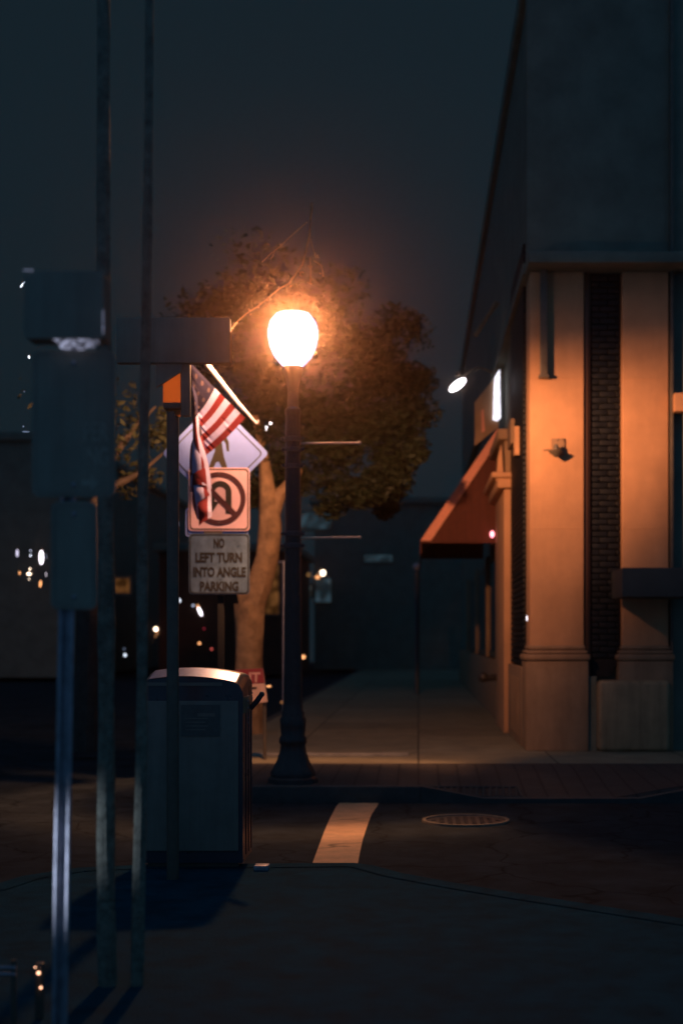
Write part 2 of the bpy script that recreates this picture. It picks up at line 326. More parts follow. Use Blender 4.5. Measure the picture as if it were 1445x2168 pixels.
# drain grate on the ramp
g0 = Vector((.09, 13.08)); t = thing('drain_grate', 'slotted metal drain grate in the ramp beside the far kerb', 'drain grate', (.5, 13.35, -.11))
m = MB(); zf = lambda x, y: fz(x, y)+.006
for a, b in (((.05, 13.05), (.95, 13.05)), ((.05, 13.62), (.95, 13.62)), ((.05, 13.05), (.05, 13.62)), ((.95, 13.05), (.95, 13.62))):
    m.tube([(a[0], a[1], zf(*a)), (b[0], b[1], zf(*b))], .012, 6)
m.obj('frame', M['kerb'], t)
for i in range(14):
    x = .10+i*.062; m = MB(); m.tube([(x, 13.06, zf(x, 13.06)), (x+.03, 13.6, zf(x+.03, 13.6))], .011, 6); m.obj('bar', M['kerb'], t)

# ================================================================== street lamp
LX, LY = -1.166, 13.2
t = thing('street_lamp', 'lit acorn street lamp on a tall dark fluted post with two banner arms', 'street lamp', (LX, LY, 0))
s = LY/F
def lz(py): return CZ+(VY-py)*s
prof = [(.225, 0), (.225, .04), (.20, .06), (.205, .10), (.18, .14), (.145, .21), (.12, .29), (.112, .35), (.125, .37), (.125, .41), (.108, .44), (.115, .52), (.12, .59), (.10, .62), (.104, .65), (.09, .68), (.088, .76)]
m = MB(); m.lathe((LX, LY, 0), prof, 48, 12, .03); m.obj('base', M['iron'], t)
m = MB(); m.lathe((LX, LY, 0), [(.085, .76), (.08, 1.2), (.072, 2.4), (.066, lz(880))], 48, 12, .035); m.obj('shaft', M['iron'], t)
m = MB(); m.lathe((LX, LY, 0), [(.066, lz(880)), (.075, lz(876)), (.075, lz(868)), (.052, lz(862)), (.05, lz(825)), (.058, lz(812)), (.078, lz(795)), (.092, lz(785)), (.095, lz(778)), (.085, lz(775))], 32); m.obj('neck', M['iron'], t)
for py, r in ((930, .088), (952, .084), (987, .08), (1130, .088), (1155, .088)):
    m = MB(); m.lathe((LX, LY, 0), [(r-.02, lz(py+5)), (r, lz(py+4)), (r, lz(py-4)), (r-.02, lz(py-5))], 32)
    for a in (0, PI): m.ball((LX+(r+.008)*math.cos(a), LY-.02, lz(py)), .018)
    m.obj('band', M['dark_steel'], t)
for py in (938, 1138):
    m = MB(); m.tube([(LX+.07, LY-.01, lz(py+1)), (LX+.62, LY-.01, lz(py))], .0115, 10); m.ball((LX+.62, LY-.01, lz(py)), .017)
    m.obj('banner_arm', M['arm'], t)
# globe: faceted outer glass, bright inner diffuser, small finial on top
def glass_mat(name, c, s_):
    m = bpy.data.materials.new(name); m.use_nodes = True; q = m.node_tree; N = q.nodes; L = q.links; N.remove(N['Principled BSDF'])
    e = N.new('ShaderNodeEmission'); e.inputs[0].default_value = (*c, 1); e.inputs[1].default_value = s_; tr = N.new('ShaderNodeBsdfTransparent'); ad = N.new('ShaderNodeAddShader')
    L.new(e.outputs[0], ad.inputs[0]); L.new(tr.outputs[0], ad.inputs[1]); L.new(ad.outputs[0], N['Material Output'].inputs[0]); return m
gp = [(.088, 776), (.125, 768), (.175, 755), (.215, 735), (.235, 712), (.235, 700), (.215, 682), (.165, 668), (.15, 664)]
m = MB(); m.lathe((LX, LY, 0), [(r, lz(y)) for r, y in gp], 24); gb = m.obj('glass_globe', glass_mat('outer glass', (.50, .46, .85), .75), t)
ip = [(.080, 774), (.10, 764), (.135, 750), (.165, 730), (.185, 705), (.18, 688), (.15, 674), (.10, 669)]
m = MB(); m.lathe((LX, LY, 0), [(r, lz(y)) for r, y in ip], 24); m.obj('diffuser', glass_mat('lit diffuser', (1, .96, 1), 4), gb)
m = MB()
for k in range(8):
    a = 2*PI*(k+.5)/8; m.tube([(LX+(r+.004)*math.cos(a), LY+(r+.004)*math.sin(a), lz(y)) for r, y in gp], .004, 5)
m.obj('rib', glass_mat('rib glass', (.5, .45, .8), .4), gb)

# ================================================================== stop-side sign post with four plates
SY = 14.3
t = thing('sign_post', 'dark post carrying the crossing diamond, no U-turn plate and no left turn plate', 'sign post', (P(463, 1, SY).x, SY, 0))
x = P(466, 1, SY).x; m = MB(); m.box(x-.032, x+.032, SY+.03, SY+.08, 0, P(0, 845, SY).z, .006); m.obj('post', M['mortar'], t)
d = thing('crossing_sign', 'diamond pedestrian crossing sign half hidden behind the hanging flag', 'sign', (P(456, 1, SY).x, SY, 3.2)) if False else None
m = MB(); m.prism(rdiamond(456, 960, 113, 8), SY+.012, .004); pl = m.obj('diamond_plate', M['sign_lav'], t, 'pale diamond crossing plate')
m = MB(); m.ring(rdiamond(456, 960, 101, 9), rdiamond(456, 960, 98, 8), SY+.008, .003); m.obj('border', M['sign_brn'], pl)
ped = [(470, 937), (471, 948), (474, 967), (480, 986), (482, 1000), (470, 1000), (469, 988), (463, 977), (457, 979), (453, 988), (450, 1002), (440, 1002), (443, 987), (448, 973), (455, 955), (455, 935), (452, 915), (460, 905), (470, 906), (474, 915), (484, 935), (485, 955), (480, 955), (478, 940), (472, 930)]
m = MB(); m.prism(ped, SY+.009, .002); m.prism(circ(464, 892, 8, 20), SY+.009, .002); m.obj('walking_figure', M['sign_brn'], pl)
m = MB(); m.prism(rrect(393, 1075, 525, 1136, 6), SY+.004, .003); m.obj('back_plate', M['sign_lav'], t)
m = MB(); m.ring(rrect(396, 1078, 522, 1133, 5), rrect(398, 1080, 520, 1131, 4), SY+.001, .002); m.obj('back_plate_border', M['sign_brn'], t)
m = MB(); m.prism(rrect(399, 990, 528.5, 1124, 8), SY-.012, .004); pu = m.obj('no_u_turn_plate', M['sign_white'], t, 'square no U-turn plate with red circle')
m = MB(); m.ring(rrect(401.5, 992.5, 526, 1121.5, 8), rrect(404, 995, 523.5, 1119, 7), SY-.015, .002); m.obj('border', M['sign_brn'], pu)
m = MB(); m.ring(circ(463.5, 1055.5, 56.5), circ(463.5, 1055.5, 46), SY-.019, .002)
c45 = math.sqrt(.5); cx, cy = 463.5, 1055.5
m.prism([(cx-49*c45+4, cy-49*c45-4), (cx+49*c45+4, cy+49*c45-4), (cx+49*c45-4, cy+49*c45+4), (cx-49*c45-4, cy-49*c45+4)], SY-.0185, .002)
m.obj('red_circle', M['sign_red'], pu)
m = MB(); arc = [(466, 1040)]
o_ = [(466+24*math.cos(math.radians(a)), 1042-24*math.sin(math.radians(a))) for a in range(0, 181, 12)]
i_ = [(466+11.5*math.cos(math.radians(a)), 1042-11.5*math.sin(math.radians(a))) for a in range(0, 181, 12)]
sh = [(490, 1088), (490, 1042)]+o_[1:]+[(442, 1062), (432, 1062), (448, 1086), (464, 1062), (454.5, 1062)]+i_[::-1]+[(477.5, 1088)]
m.prism(sh, SY-.0155, .002); m.obj('turn_arrow', M['sign_blk'], pu)
for y in (1003, 1107):
    m = MB(); m.ball(P(463, y, SY-.02), .008, .004, .008, 8); m.obj('bolt', M['dark_steel'], pu)
m = MB(); m.pbox(432, 1124, 470, 1129, SY-.006, .03); m.obj('bracket', M['black_metal'], t)
m = MB(); m.prism(rrect(400, 1129.5, 528, 1258.5, 8), SY-.012, .004); po = m.obj('no_left_turn_plate', M['sign_old'], t, 'weathered grey plate reading NO LEFT TURN INTO ANGLE PARKING')
m = MB(); m.ring(rrect(401.5, 1131, 526.5, 1257, 8), rrect(404, 1133.5, 524, 1254.5, 7), SY-.015, .002); m.obj('border', M['sign_blk'], po)
for body, px, py, wd in (('NO', 463.5, 1150, 23), ('LEFT TURN', 463, 1180.5, 99), ('INTO ANGLE', 464.5, 1211, 112), ('PARKING', 464, 1241.5, 82)):
    text('lettering', body, px, py, 21.5, SY-.0155, M['sign_blk'], po, wd, .045)

# ================================================================== flag on a slanting pole
FY = 13.75
t = thing('flag', 'American flag hanging in folds from a slanting white pole in front of the crossing sign', 'flag', P(543, 893, FY))
m = MB(); m.tube([P(392, 712, FY-.05), P(436, 768, FY-.02), P(505, 855, FY), P(534, 887, FY), P(543, 896, FY)], [.024, .024, .021, .013, .01], 12)
m.tube([P(538, 891, FY), P(541, 897, FY), P(545, 896, FY), P(547, 889, FY)], .007, 8); m.obj('pole', M['cloth_pole'], t)
m = MB(); uvs = []; NU, NV = 60, 104
def flagpt(u, v):
    H = Vector((380+139*v, 742+143*v+3*math.sin(v*PI))); Gt = Vector((401+27*v, 775+195*v))
    L1 = (Gt-H).length; tot = 320.0; l = u*tot
    fold = math.sin(v*PI*5.0+.6)                          # zig-zag folds of the gathered bundle
    if l < L1:
        a = l/L1; p = H.lerp(Gt, a); p.y += 5*math.sin(a*PI)
        y = .010*math.sin(v*9+u*18)*a+.005*math.sin(u*170+v*4)+.05*a
        return p, y
    k = (l-L1)/max(1, tot-L1); yend = 1052+72*sstep(.2, 1, v)-26*abs(math.sin(v*9))*sstep(.6, 1, k)
    yb = Gt.y+(yend-Gt.y)*k
    q_ = sstep(870, 1010, yb)-.35*sstep(1040, 1120, yb); wdt = 6+14*q_+1.5*math.sin(k*6+1); cx_ = 408+.075*(yb-800)
    xt = cx_+wdt*fold+2.5*math.sin(yb/38+v*6)*q_
    e = sstep(0, .22, k); p = Vector((Gt.x+(xt-Gt.x)*e, yb))
    y = .05+.10*e*math.cos(v*PI*5.0+.6)+.012*math.sin(k*14+v*20)
    return p, y
for j in range(NV+1):
    for i in range(NU+1):
        u, v = i/NU, j/NV; p, y = flagpt(u, v); m.v.append(P(p.x, p.y, FY+y)); uvs.append((u, v))
for j in range(NV):
    for i in range(NU): m.f.append([j*(NU+1)+i, j*(NU+1)+i+1, (j+1)*(NU+1)+i+1, (j+1)*(NU+1)+i]); m.sm.append(True)
m.uv = uvs
fm = bpy.data.materials.new('flag cloth'); fm.use_nodes = True; q = fm.node_tree; N = q.nodes; L = q.links; b = N['Principled BSDF']; b.inputs['Roughness'].default_value = .85
uvn = N.new('ShaderNodeUVMap'); se = N.new('ShaderNodeSeparateXYZ'); L.new(uvn.outputs[0], se.inputs[0])
def mth(op, a, b_=None, c_=None):
    x = N.new('ShaderNodeMath'); x.operation = op
    for k, q_ in enumerate((a, b_, c_)):
        if q_ is None: continue
        if isinstance(q_, (int, float)): x.inputs[k].default_value = q_
        else: L.new(q_, x.inputs[k])
    return x.outputs[0]
U, V = se.outputs['X'], se.outputs['Y']
st = mth('MODULO', mth('FLOOR', mth('MULTIPLY', V, 13)), 2)
can = mth('MULTIPLY', mth('LESS_THAN', V, 7/13), mth('LESS_THAN', U, .4))
su = mth('SUBTRACT', mth('FRACT', mth('MULTIPLY', U, 6/.4)), .5); sv = mth('SUBTRACT', mth('FRACT', mth('MULTIPLY', V, 5/(7/13))), .5)
star = mth('LESS_THAN', mth('ADD', mth('MULTIPLY', su, su), mth('MULTIPLY', sv, sv)), .035)
m1 = N.new('ShaderNodeMixRGB'); m1.inputs[1].default_value = (.18, .012, .018, 1); m1.inputs[2].default_value = (.5, .5, .8, 1); L.new(st, m1.inputs[0])
m2 = N.new('ShaderNodeMixRGB'); m2.inputs[1].default_value = (.012, .012, .045, 1); m2.inputs[2].default_value = (.12, .08, .09, 1); L.new(star, m2.inputs[0])
m3 = N.new('ShaderNodeMixRGB'); L.new(can, m3.inputs[0]); L.new(m1.outputs[0], m3.inputs[1]); L.new(m2.outputs[0], m3.inputs[2]); L.new(m3.outputs[0], b.inputs['Base Color'])
trn = N.new('ShaderNodeBsdfTranslucent'); L.new(m3.outputs[0], trn.inputs[0]); mxs = N.new('ShaderNodeMixShader'); mxs.inputs[0].default_value = .2
L.new(b.outputs[0], mxs.inputs[1]); L.new(trn.outputs[0], mxs.inputs[2]); L.new(mxs.outputs[0], N['Material Output'].inputs[0])
m.obj('cloth', fm, t)

# ================================================================== foreground post with dark board and amber housing
PY_ = 7.9
t = thing('signal_post', 'dark slim post with a black board and small amber housing, left of the flag', 'post', (P(364, 1, PY_).x, PY_, 0))
m = MB(); a = P(351, 870, PY_); b = P(377, 870, PY_); m.lathe(((a.x+b.x)/2, PY_+.03, 0), [(.034, .0), (.034, a.z-.01), (.03, a.z)], 24); m.obj('post', M['black_metal'], t)
m = MB(); m.box(P(346, 1, PY_).x, P(383, 1, PY_).x, PY_-.01, PY_+.12, P(1, 866, PY_).z, P(1, 853, PY_).z, .006); m.obj('collar', M['black_metal'], t)
m = MB(); m.prism([(345, 852), (345, 813), (382, 789), (382, 852)], PY_, .004); m.prism([(352, 868), (346, 866), (382, 884), (382, 868)], PY_, .004); m.obj('amber_housing', M['amber_plastic'], t)
m = MB(); m.pbox(383, 740, 401, 880, PY_+.005, .05, .004); m.obj('bracket', M['dark_sign'], t)
m = MB(); m.prism([(330, 820), (330, 760), (390, 760), (383, 787), (345, 811)], PY_-.01, .03); m.obj('brace', M['dark_sign'], t)
m = MB(); m.pbox(246, 672, 486, 768, PY_-.03, .06, .003); m.obj('board', M['dark_sign'], t)
m = MB(); m.pbox(486.3, 702, 488, 766, PY_-.02, .05); m.obj('board_edge_glint', mat('edge', (.6, .4, .25), .5, trans=.6), t)  # pale strip stands in for lamplight along the board's edge

# ================================================================== newspaper box
BY = 8.3; D = .46
fl, fr = P(300, 1, BY).x, P(514, 1, BY).x
t = thing('newspaper_box', 'glossy black newspaper box with a curved lit top in front of the street lamp', 'newspaper box', ((fl+fr)/2, BY+D/2, 0))
def topz(x, y):
    a = (x-fl)/(fr-fl); arch = .050*(1-((a-.42)/.60)**2); back = (y-BY)/D
    dy_ = min(1, (y-BY)/.2); return 1.070+arch+.046*dy_*(1.15-.15*dy_)
m = MB(); nx_, ny_ = 28, 14; vs = []
xs = [fl+(fr-fl)*i/nx_ for i in range(nx_+1)]; ys = [BY+D*j/ny_ for j in range(ny_+1)]
for y in ys:
    for x in xs:
        rr = .045; z = topz(x, y)
        for e_ in (x-fl, fr-x):
            if e_ < rr: z -= rr-math.sqrt(max(0, rr*rr-(rr-e_)**2))
        vs.append((x, y, z))
n_ = nx_+1; fs = [(j*n_+i, j*n_+i+1, (j+1)*n_+i+1, (j+1)*n_+i) for j in range(ny_) for i in range(nx_)]
bdr = [(j, 0) for j in range(ny_+1)]
base = len(vs); loop = [i for i in range(n_)]+[j*n_+nx_ for j in range(1, ny_+1)]+[ny_*n_+i for i in range(nx_-1, -1, -1)]+[j*n_ for j in range(ny_-1, 0, -1)]
for q_ in loop: vs.append((vs[q_][0], vs[q_][1], .03))
K = len(loop); fs += [(loop[i], loop[(i+1) % K], base+(i+1) % K, base+i) for i in range(K)]; fs.append([base+i for i in range(K)])
m.add(vs, fs, True); m.obj('shell', M['gloss_black'], t)
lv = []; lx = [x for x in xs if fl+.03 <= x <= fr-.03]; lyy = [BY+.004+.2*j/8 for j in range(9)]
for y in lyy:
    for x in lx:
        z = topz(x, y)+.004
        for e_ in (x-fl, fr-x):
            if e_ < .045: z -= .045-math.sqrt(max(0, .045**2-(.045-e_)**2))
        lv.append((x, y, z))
m = MB(); n_ = len(lx); m.add(lv, [(j*n_+i, j*n_+i+1, (j+1)*n_+i+1, (j+1)*n_+i) for j in range(8) for i in range(n_-1)], True); m.obj('lid', M['lid_sheen'], t)
m = MB(); m.box(fl+.02, fr-.025, BY-.012, BY+.001, .10, .98, .006); dr = m.obj('door', M['front_black'], t)
m = MB(); m.pbox(383, 1492, 465, 1558, BY-.018, .005); sk = m.obj('sticker', M['sticker'], dr)
m = MB(); m.pbox(300, 1445, 470, 1452, BY-.02, .006)
m.obj('door_seam', M['front_black'], dr)
m = MB()
for k in range(4): m.pbox(392, 1520+k*8, 440-6*(k % 2), 1522+k*8, BY-.0195, .001)
m.pbox(418, 1510, 455, 1517, BY-.0195, .001); m.obj('print', M['front_black'], sk)
# side seams, rivets, lever, foot
for yy in (.14, .27, .40):
    m = MB(); m.box(fr-.001, fr+.006, BY+yy-.008, BY+yy+.008, .06, .98, .003); m.obj('side_trim', M['gloss_black'], t)
m = MB(); m.box(fr-.001, fr+.004, BY+.01, BY+D-.01, .90, 1.0, .002); m.obj('side_plate', M['tan_dark'], t, 'tan plate on the side')
for i, (yy, zz) in enumerate([(.2, 1.0), (.2, .97), (.2, .93), (.2, .87), (.42, 1.01), (.42, .98), (.42, .95), (.42, .92), (.2, .84)]):
    m = MB(); m.ball((fr+.006, BY+yy, zz), .005, n=8); m.obj('rivet', M['steel'], t)
m = MB(); m.tube([P(530, 1500, BY+.3), P(545, 1483, BY+.3), P(553, 1471, BY+.3)], [.016, .017, .015], 12); m.ball(P(554, 1470, BY+.3), .017); m.obj('lever', M['gloss_black'], t)
m = MB(); c = G(555, 1834, 0.02); m.box(c.x-.045, c.x+.04, c.y-.05, c.y+.05, .0, .03, .006); m.obj('foot_plate', M['steel'], t)
m = MB(); m.box(fl+.03, fr-.03, BY+.03, BY+D-.03, 0, .035); m.obj('base', M['black_metal'], t)

# ================================================================== near left: channel post with parking signs, cabinet, young tree
QY = 4.35
t = thing('parking_sign_post', 'galvanised channel post at left edge with dark parking arrow sign and glint-edged cabinet', 'sign post', (P(133, 1, QY).x, QY, 0))
x = P(133, 1, QY).x; m = MB()
def chan(z0, z1, x0, x1):
    pr = [(-.024, 0), (-.018, -.004), (-.012, 0), (-.008, .022), (.008, .022), (.012, 0), (.018, -.004), (.024, 0), (.024, .004), (.016, .002), (.011, .026), (-.011, .026), (-.016, .002), (-.024, .004)]
    vs = [(x0+a, QY+b, z0) for a, b in pr]+[(x1+a, QY+b, z1) for a, b in pr]; k = len(pr)
    m.add(vs, [(i, (i+1) % k, k+(i+1) % k, k+i) for i in range(k)])
chan(0, 2.35, P(124, 1, QY).x, P(151, 1, QY).x); m.obj('post', M['steel'], t)
for x0, y0, x1, y1, lab in ((68, 742, 245, 1052, 'tall dark parking sign with arrow'), (108, 1062, 206, 1290, 'lower dark plate')):
    m = MB(); m.prism(rrect(x0, y0, x1, y1, 16), QY-.012, .004); pp = m.obj('plate', M['dark_sign'], t, lab)
    m = MB(); m.ring(rrect(x0+7, y0+7, x1-7, y1-7, 12), rrect(x0+9, y0+9, x1-9, y1-9, 11), QY-.014, .001); m.obj('border', M['front_black'], pp)
    for by in (y0+26, y1-26):
        m = MB(); m.ball(P((x0+x1)/2, by, QY-.015), .007, .004, .007, 8); m.obj('bolt', M['steel'], pp)
    if y0 < 1000:
        for body, py in (('PER', 914), ('ING', 967)): text('lettering', body, 204, py, 40, QY-.0145, M['dark_letters'], pp, 52, .01)
        m = MB(); m.prism([(172, 1016), (192, 1016), (192, 1004), (210, 1022), (192, 1040), (192, 1028), (172, 1028)], QY-.0145, .001); m.obj('arrow', M['dark_letters'], pp)
m = MB(); m.prism(rrect(52, 574, 219, 716, 6), QY-.06, .10); cb = m.obj('cabinet', M['dark_sign'], t)
m = MB(); m.prism([(112, 718), (204, 718), (206, 724), (192, 731), (178, 733), (176, 737), (160, 737), (158, 730), (148, 730), (146, 736), (128, 736), (124, 726)], QY-.05, .03); m.obj('glint_strip', glow('cool glint strip', (.62, .66, .95), .75, .97, 60), cb)  # reflected cool glint set glowing, no strip lamp here
ge = glow('cool edge glint', (.5, .58, .9), .5, .8, 90)
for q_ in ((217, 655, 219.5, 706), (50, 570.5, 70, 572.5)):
    m = MB(); m.pbox(*q_, QY-.066, .004); m.obj('edge_glint', ge, cb)  # reflections on the cabinet edges, made as glowing slivers
# distant lights, with the glints at top left added as bulbs
lamps = []
def light(name, lab, cat, px, py, rx, ry, Y, c, s_, group='small distant lights along the far street', rot=0):
    p = P(px, py, Y); k = Y/F
    tt = thing(name, lab, cat, (p.x, Y, p.z), group)
    m = MB(); m.ball((0, 0, 0), rx*k, rx*k, ry*k, 14)
    R_m = Matrix.Rotation(rot, 3, 'Y'); m.v = [R_m @ v+p for v in m.v]
    m.obj('bulb', glow('glow', c, s_), tt)
    m = MB(); m.lathe((p.x, p.y+rx*k*.5, p.z+ry*k*.9), [(rx*k*.7, -.0), (rx*k*.6, ry*k*.3), (rx*k*.15, ry*k*.5)], 12); m.obj('cap', M['black_metal'], tt)
WH = (1, .92, 1); OR = (1, .42, .16); WO = (1, .75, .55); BL = (.5, .65, 1); RD = (1, .06, .12)
DL = [
 (88, 1180, 4.5, 15, 24, WH, 4, 'tall bright white light at far left, largest of its cluster', 0),
 (37, 1171, 2.5, 8, 24, (.8, .75, 1), 1.2, 'dim lavender light nearest the left frame edge', 0),
 (65, 1166, 1.2, 1.5, 24, (.7, .75, 1), 2, 'tiny upper pale dot between the two white lights', 0),
 (65, 1176, 1.4, 1.6, 24, (.8, .85, 1), 4, 'tiny lower pale dot between the two white lights', 0),
 (62, 1215, 4.5, 2.5, 24, WO, 6, 'wide cream light below the pale dots at left', .1),
 (64, 1205, 1.5, 3, 24, WO, 4, 'short slanting cream spark just above the wide cream light', .4),
 (62, 1226, 1.3, 1.3, 24, WO, 4, 'tiny cream spark under the wide cream light', 0),
 (42, 1213, 1, 4, 24, OR, 3, 'thin orange sliver left of the wide cream light', 0),
 (86, 1236, 2.2, 7, 24, OR, 2.2, 'orange flame-shaped light under the tall white light', .1),
 (98, 1178, .6, 5, 24, BL, .5, 'faint blue sliver right of the tall white light', 0),
 (98, 1216, .8, 5, 24, (.8, .7, .8), 1.5, 'thin pale sliver right of the orange flame-shaped light', 0),
 (330, 1332, 4.2, 4.2, 30, WO, 6, 'round cream light left of the slim dark post', 0),
 (333, 1341, 2.5, 2.5, 30, OR, .6, 'dim orange disc touching the round cream light from below', 0),
 (329, 1347, 2, 2, 30, OR, .5, 'lowest dim orange dot beneath the round cream light', 0),
 (300, 1342, 1.8, 1.8, 30, OR, 1.0, 'lone orange dot left of the round cream light', 0),
 (263, 1374, 2.5, 3, 30, BL, .15, 'faint blue ring-like dot above the white one behind the newspaper box', 0),
 (265, 1387, 2.6, 3.4, 30, (.75, .85, 1), 2.0, 'blue white dot low at left above the newspaper box', 0),
 (380, 1271, 2.4, 4, 30, (.8, .88, 1), 2.0, 'white dot touching the right side of the slim dark post', -.3),
 (409, 1282, 2.8, 2.8, 30, (.7, .75, 1), .8, 'small pale round dot under the no left turn plate', 0),
 (423, 1294, 3.0, 11, 30, WH, 4, 'long slanting white light under the no left turn plate', -.42),
 (419, 1284, 2.4, 4, 30, OR, 1.4, 'orange tip at the top of the long slanting white light', -.4),
 (432, 1331, 2, 2, 30, RD, .35, 'dim red dot below the long slanting white light', 0),
 (422, 1362, 2.6, 2.6, 30, OR, 2.5, 'orange dot between two dim red dots above the newspaper box', 0),
 (448, 1374, 2.4, 2.4, 30, (1, .15, .12), .8, 'dim red dot lowest above the newspaper box', 0),
 (683, 1213, 5.5, 6, 40, WO, 6, 'bright cream light right of the lamp post over the far pavement', 0),
 (672, 1222, 5, 4, 40, OR, 1.6, 'orange light just left of and below the bright cream light', 0),
 (653, 1217, 4, 4.5, 40, (.6, .3, .1), .35, 'dim amber light close to the right side of the lamp post', 0),
 (641, 1391, 5, 3.5, 40, OR, 2.6, 'low orange light beside the lamp post at road level', 0),
 (569, 1453, 5, 1.8, 20, OR, 2.0, 'flat orange light right of the red and white board', 0),
 (596, 1487, 3.2, 3, 20, OR, .25, 'faint reddish dot left of the lamp post, below the flat orange light', 0),
 (523, 906, 4, 4.5, 22, WO, 6, 'small white light at the upper right edge of the diamond sign', 0),
 (563, 908, 5.0, 6, 22, WH, 9, 'brightest white light between flag pole and lamp post', -.2),
 (571, 897, 4.2, 6, 22, WH, 7, 'upper right white light of the bright pair between flag pole and lamp', 0),
 (569, 882, 2, 2, 22, WO, 3, 'topmost tiny cream light of the string between flag pole and lamp', 0),
 (574, 890, 1.5, 1.5, 22, WO, 3, 'second tiny cream light down the string between flag pole and lamp', 0),
 (376, 1110, 1.5, 5, 30, BL, .5, 'faint blue sliver at the slim dark post beside the no U-turn plate', 0),
 (62, 756, 2, 3.5, 12, (.85, .9, 1), 2.5, 'small white glint, set as a bulb, under the dark cabinet at top left', -.3),  # from here to the flat blue one: reflected glints added as glowing bulbs
 (47, 604, 2.0, 6, 12, (.8, .88, 1), 1.8, 'slanting white glint, set as a bulb, left of the dark cabinet', .6),
 (53, 598, 1.2, 2, 12, (.7, .8, 1), 1.5, 'tiny glint, set as a bulb, above the slanting white glint at top left', .3),
 (52, 829, 1.2, 1.2, 12, BL, .3, 'faint blue glint, set as a bulb, highest of three at left', 0),
 (50, 903, 1.2, 1.6, 12, BL, .45, 'faint blue glint, set as a bulb, in the middle of three at left', 0),
 (55, 914, 8, .8, 12, BL, .3, 'faint flat blue glint, set as a bulb, lowest of three at left', 0),
 (1115, 1309, 1.8, 6, 20, WH, 2.5, 'small white glint between dark brick and the tan corner column', 0),
]
for px, py, rx, ry, Y, c, s_, lab, rot in DL:
    if px == 1115: continue
    light('distant_light', lab, 'light', px, py, rx, ry, Y, c, s_, rot=rot)
# young multi-stem tree
TY = 5.5
t = thing('young_tree', 'rough barked young tree with two stems at left, partly caught by cool light', 'tree', (P(240, 1, TY).x, TY, 0))
def stem(x0, w0, lean, seed, h=4.9):
    r = random.Random(seed); pts = []; rs = []
    for k in range(26):
        z = h*k/25; pts.append((P(x0, 1, TY).x+lean*z+.003*math.sin(z*3+seed), TY+.003*math.sin(z*4+seed), z)); rs.append(w0*(1-.5*k/25)*(1+.08*r.uniform(-1, 1)))
    return pts, rs
def barktube(pts, rs, n=26, amp=.12, seed=1):
    mm = MB(); mm.tube(pts, rs, n); r = random.Random(seed)
    c = [Vector(p) for p in pts]
    for i, v in enumerate(mm.v):
        k = i//n; a = i % n; f = 1+amp*(math.sin(a*1.7+k*.9)+math.sin(a*3.1-k*1.3))*.5+amp*.5*r.uniform(-1, 1); mm.v[i] = c[min(k, len(c)-1)]+(v-c[min(k, len(c)-1)])*f
    return mm
p1, r1 = stem(228, .036, -.005, 3); barktube(p1, r1, seed=4).obj('trunk', M['bark'], t)
p2, r2 = stem(292, .024, .012, 5); barktube(p2, r2, seed=6).obj('trunk', M['bark'], t)
YOUNG = t; YTOPS = [Vector(p1[-1]), Vector(p2[-1])]
# made-up rail and glowing dots standing in for glints at the lower left
RY = 4.9
t = thing('glint_rail', 'made-up low double tube rail for two glints, leaving the frame at the lower left corner', 'rail', (P(0, 1, RY).x, RY, 0))
for py in (2048, 2062):
    m = MB(); m.tube([P(-260, py, RY), P(15, py, RY), P(34, py+1, RY)], .006, 10); m.obj('rail_tube', M['steel'], t)
for px in (-200, 28):
    m = MB(); p = P(px, 2040, RY); m.tube([(p.x, RY+.01, 0), (p.x, RY+.01, p.z+.01)], .01, 10); m.obj('upright', M['black_metal'], t)
t = thing('glint_marker', 'little made-up dark post with three amber glints set as glowing dots at the lower left', 'glint marker', (P(82, 1, 5.0).x, 5.0, 0))
a = P(74, 2040, 5.0); b = P(90, 2140, 5.0); m = MB(); m.box(a.x, b.x, 5.0, 5.03, 0, a.z, .004); m.obj('body', M['black_metal'], t)
for px, py, r in ((75, 2048, 1.6), (82, 2060, 3.4), (87, 2091, 2.6)):
    m = MB(); m.ball(P(px, py, 4.995), r*5/F, n=10); m.obj('lens', glow('amber', (1, .5, .3), 4), t)  # amber glints made as glowing dots, no lamp here

# ================================================================== corner building on the right
WX = 1.27; WY = 16.9
t = B = thing('corner_building', 'tan corner building with columns, dark brick strips and a red awning', 'building', (WX, WY, 0))
TOP = 9.5
def X(px, Y=WY): return (px-VX)*Y/F
def Z(py, Y=WY): return CZ+(VY-py)*Y/F
m = MB(); m.box(WX+.12, 16, WY+.32, 45, 0, TOP); m.obj('core_wall', M['dark_wall'], B)
def column(x0, x1, y0, y1, zt, parent, name='column'):
    m = MB(); m.box(x0, x1, y0, y1, Z(1372), zt, .012); c = m.obj(name, M['tan'], parent)
    m = MB(); e = .03
    bm_pts = []
    def course(z0, z1, ex): m.box(x0-ex, x1+ex, y0-ex, y1+ex, z0, z1, min(.45*(z1-z0), .03))
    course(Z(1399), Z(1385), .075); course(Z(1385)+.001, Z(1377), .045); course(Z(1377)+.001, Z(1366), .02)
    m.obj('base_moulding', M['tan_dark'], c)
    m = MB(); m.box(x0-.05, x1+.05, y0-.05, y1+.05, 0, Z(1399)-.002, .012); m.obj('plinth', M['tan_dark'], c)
    return c
c1 = column(X(1121), X(1235), WY, WY+.6, Z(575)-.002, B)
c2 = column(X(1316), X(1414), WY, WY+.6, Z(575)-.002, B)
m = MB(); m.box(WX+.03, 16, WY+.06, WY+.315, Z(552)+.002, TOP-.002); m.obj('upper_wall', M['dark_wall'], B)  # dark colour stands in for lamplight fading out above the ledge
